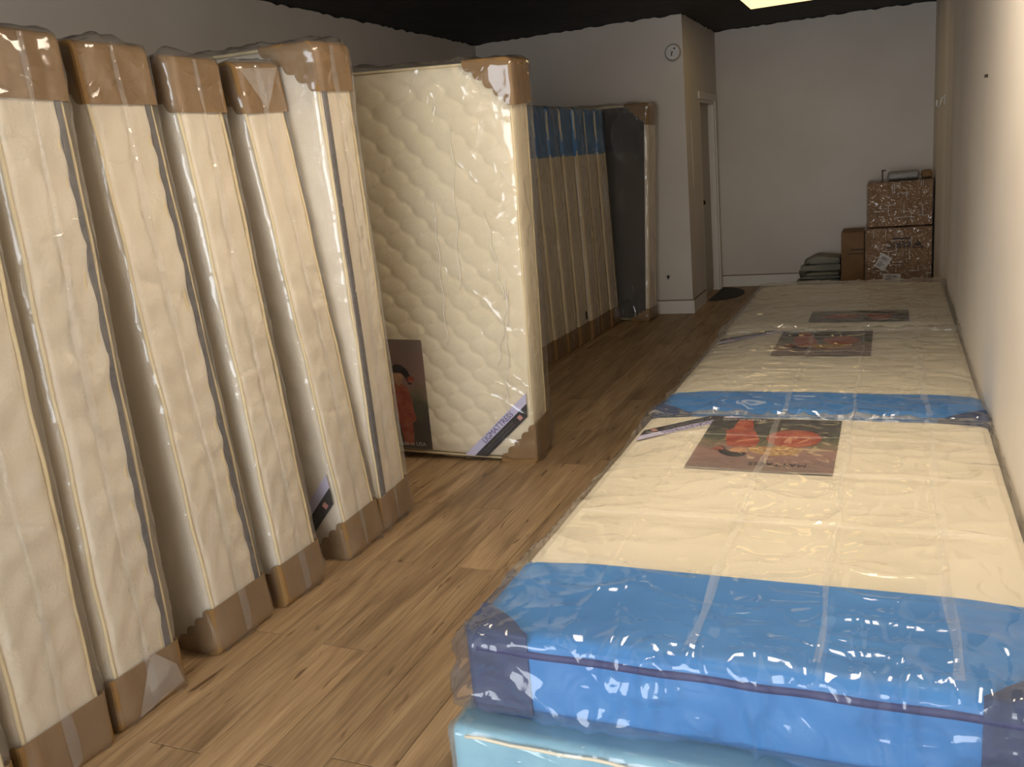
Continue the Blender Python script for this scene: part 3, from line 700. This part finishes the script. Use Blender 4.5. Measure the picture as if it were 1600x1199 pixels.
def sticker(parent, x, z, ang, w_, h_):
    s = poly_slab('shipping_sticker', [(0, 0), (w_, 0), (w_, h_), (0, h_)], .0008, M['print_white'], parent, fr_mat(x, z, ang, yb)); s['label'] = 'white shipping sticker'
    bm = bmesh.new(); rg = random.Random(4); xx = w_*.14
    while xx < w_*.8:
        ww = rg.choice((.002, .004, .006)); add_box(bm, (xx, h_*.6, .0009), (xx+ww, h_*.86, .0012)); xx += ww+.004
    for r_ in range(4): add_box(bm, (w_*.14, h_*(.14+.1*r_), .0009), (w_*(.5+.12*((r_*7) % 3)), h_*(.14+.1*r_)+.006, .0012))
    bm_obj('barcode', bm, M['ink'], s)
sticker(lowb, -.215, .30, -.55, .105, .145); sticker(lowb, -.135, .16-.03, -.05-PI/2+PI/2, .16, .09)
text_obj('carton_lettering', 'BERIC', .085, M['black'], lowb, fr_mat(.115, .545-.02, PI, yb+.004) , 'LEFT')
tri = [(.13, .525), (.22, .525), (.175, .44+.0)]
bm = bmesh.new()
def ring(pts_o, pts_i):
    a_ = [bm.verts.new(p) for p in pts_o]; b_ = [bm.verts.new(p) for p in pts_i]
    for i in range(3): bm.faces.new((a_[i], a_[(i+1) % 3], b_[(i+1) % 3], b_[i]))
yt = yb+.003
ring([(.12, yt, .46), (.225, yt, .46), (.172, yt, .535)], [(.136, yt, .468), (.209, yt, .468), (.172, yt, .52)])
o = bm_obj('warning_triangle', bm, M['ink'], lowb)
sm = o.modifiers.new('t', 'SOLIDIFY'); sm.thickness = .001
box_obj('printed_bar', (.155, yt, .480), (.190, yt+.001, .502), M['ink'], lowb)
box_obj('printed_bar', (-.05, yt, .548), (.11, yt+.001, .562), M['ink'], lowb)
upb, a, b, h = carton('carton', 'upper film-wrapped brown carton with shiny reflections, topmost of the corner stack', (-.225, 9.40, .668), (.345, 9.95, 1.09), True, 'cartons stacked in the far corner')
bk, a, b, h = carton('carton', 'plain shorter brown carton without film, left of the wrapped carton stack', (-.475, 9.52, 0), (-.262, 9.98, .62), False, 'cartons stacked in the far corner')
box_obj('printed_bar', (-.02, -b-.0015, .44), (.10, -b, .452), M['ink'], bk); box_obj('printed_bar', (-.04, -b-.0015, .40), (.10, -b, .408), M['ink'], bk)
pk = lattice_box('parcel_bag', (-.06, 9.5, 1.104), (.235, 9.8, 1.185), .038, .02, M['parcel'], None, lambda P, dn: .012*vnoise(P, 9, 3)*(dn[:, 2] > -.3)-.012*(dn[:, 2] > -.3)); tag(pk, 'grey soft parcel lying on the topmost carton', 'parcel')
pk2 = lattice_box('paper_sack', (.245, 9.55, 1.104), (.345, 9.82, 1.175), .03, .02, M['plain_card'], None, lambda P, dn: .010*(vnoise(P, 12, 8)-1)*(dn[:, 2] > -.3)); tag(pk2, 'small crumpled brown paper sack beside the grey parcel at the wall corner', 'sack')
bm = bmesh.new(); add_box(bm, (-.105, 9.52, 1.104), (-.09, 9.56, 1.205), .002); add_box(bm, (-.105, 9.52, 1.192), (-.066, 9.56, 1.205), .002); add_box(bm, (-.105, 9.50, 1.104), (-.085, 9.62, 1.112), .002)
tag(bm_obj('metal_bracket', bm, M['bracket']), 'small dark upright bracket on the topmost carton left of the parcel', 'bracket')

# folded blankets on the floor
bl = [((-.94, 9.62, .002), (-.50, 10.02, .10), 3, 'lowest grey folded blanket of the pile left of the cartons'), ((-.90, 9.60, .102), (-.49, 10.0, .22), 4, 'middle grey folded blanket of the pile with loose fold ends'),
      ((-.86, 9.62, .222), (-.485, 9.98, .37), 5, 'topmost grey folded blanket, bulging over the pile')]
for lo, hi, sd, lb in bl:
    t = empty('folded_blanket', lb, 'blanket', 'folded grey blankets by the cartons', Matrix.Translation((lo[0], lo[1], lo[2])))
    w_, d_, h_ = (hi[i]-lo[i] for i in range(3)); nl = 3 if sd != 5 else 2
    for i in range(nl):
        z0 = h_*i/nl; z1 = h_*(i+1)/nl
        def dd(P, dn, sd=sd, i=i, w_=w_, h_=h_):
            up = dn[:, 2] > -.2
            base = -.012*vnoise(P, (7, 7, 7), sd+i)+.010*np.sin(P[:, 0]*14+sd+i)*(np.abs(dn[:, 1]) > .5)
            v = dn*base[:, None]
            v[:, 0] += .035*np.sin(i*2.3+sd+P[:, 1]*6)*(dn[:, 0] < -.2)
            v[:, 2] += .012*np.sin(P[:, 0]*11+i+sd)*(sd == 5)*(i == nl-1)*up
            v[:, 1] += .02*np.sin(P[:, 0]*9+i*2+sd)*(dn[:, 1] < -.2)
            v[:, 2] += -.030*up*(1-smooth01(P[:, 0]/.16)) if i == nl-1 else 0
            return v
        lattice_box('fold_layer', (0, .02*((i+sd) % 2), z0+.001), (w_, d_, z1-.001), min(.02, (z1-z0)*.46), .022, M['blanket'], t, dd)

# ---------------------------------------------------------------- small wall things, mat
bm = bmesh.new()
n = 24; vs0 = [(0, 0)]+[(.30*math.sin(PI*k/n), -.44*math.cos(PI*k/n)) for k in range(n+1)]
mt = poly_slab('door_mat', [(x, y) for x, y in vs0[1:]], .008, M['mat']); mt.location = (X2+.02, 9.72, .001); tag(mt, 'dark half-round mat on the floor in front of the side door', 'mat')
al = empty('wall_alarm', 'round white alarm high on the partition wall near its corner', 'alarm', None, Matrix.Translation((-1.885, Y1, 2.447)))
def disc(name, r_, y0, y1, m_, parent, x=0, z=0, seg=32):
    bm = bmesh.new(); bmesh.ops.create_cone(bm, segments=seg, radius1=r_, radius2=r_*.93, depth=abs(y1-y0), cap_ends=True, matrix=Matrix.Translation((x, (y0+y1)/2, z)) @ Matrix.Rotation(PI/2, 4, 'X'))
    return bm_obj(name, bm, m_, parent)
disc('alarm_base', .083, 0, -.016, M['white'], al); disc('alarm_rim', .074, -.016, -.020, M['taupe'], al); disc('alarm_cover', .068, -.016, -.032, M['white'], al)
disc('sensor_hole', .009, -.032, -.0335, M['black'], al, .018, .032, 12); tube('test_button', [(-.012, -.034, -.03), (-.004, -.034, .01), (.004, -.034, .0)], .006, M['taupe'], al)
hk = empty('wall_hook', 'small white hook on the right wall near the far corner', 'hook', None, Matrix.Translation((XR, 8.15, 1.74)))
tube('hook_arm', [(-.002, 0, .05), (-.02, 0, .045), (-.03, .0, .0), (-.045, -.02, -.03), (-.06, -.05, -.015), (-.06, -.06, .03)], .007, M['white'], hk)
box_obj('hook_plate', (-.006, -.02, -.02), (0, .02, .07), M['white'], hk, .002)
nh = disc('wall_nail', .007, 0, -.014, M['ink'], None, 0, 0, 10); nh.matrix_world = Matrix.Translation((XR, 4.5, 1.75)) @ Matrix.Rotation(-PI/2, 4, 'Z'); tag(nh, 'tiny dark nail in the bright right wall', 'nail')
ot = empty('cable_stub', 'small black cable stub low on the partition wall beside the charcoal mattress', 'cable stub', None, Matrix.Translation((-2.03, Y1, .37)))
disc('stub_collar', .014, 0, -.012, M['black'], ot); tube('stub_wire', [(0, -.01, 0), (.002, -.022, -.006), (.006, -.03, -.02)], .006, M['black'], ot)
hl = empty('wall_anchor', 'pair of dark screw anchors high on the left wall above the mattresses', 'anchor', None, Matrix.Translation((XL, 6.1, 2.6)))
for z_ in (0, .05):
    o = disc('anchor_head', .010, 0, -.01, M['ink'], hl, 0, 0, 10); o.matrix_local = Matrix.Translation((0, .01*z_/.05, -z_)) @ Matrix.Rotation(PI/2, 4, 'Z')
ap = empty('access_panel', 'flat painted access panel on the partition side wall next to the door', 'panel', None, Matrix.Translation((X2, 8.83, 1.2)))
box_obj('panel_frame', (0, 0, 0), (.003, .36, .64), M['wall'], ap, .002); box_obj('panel_cover', (.003, .012, .012), (.005, .348, .628), M['wall'], ap, .002)
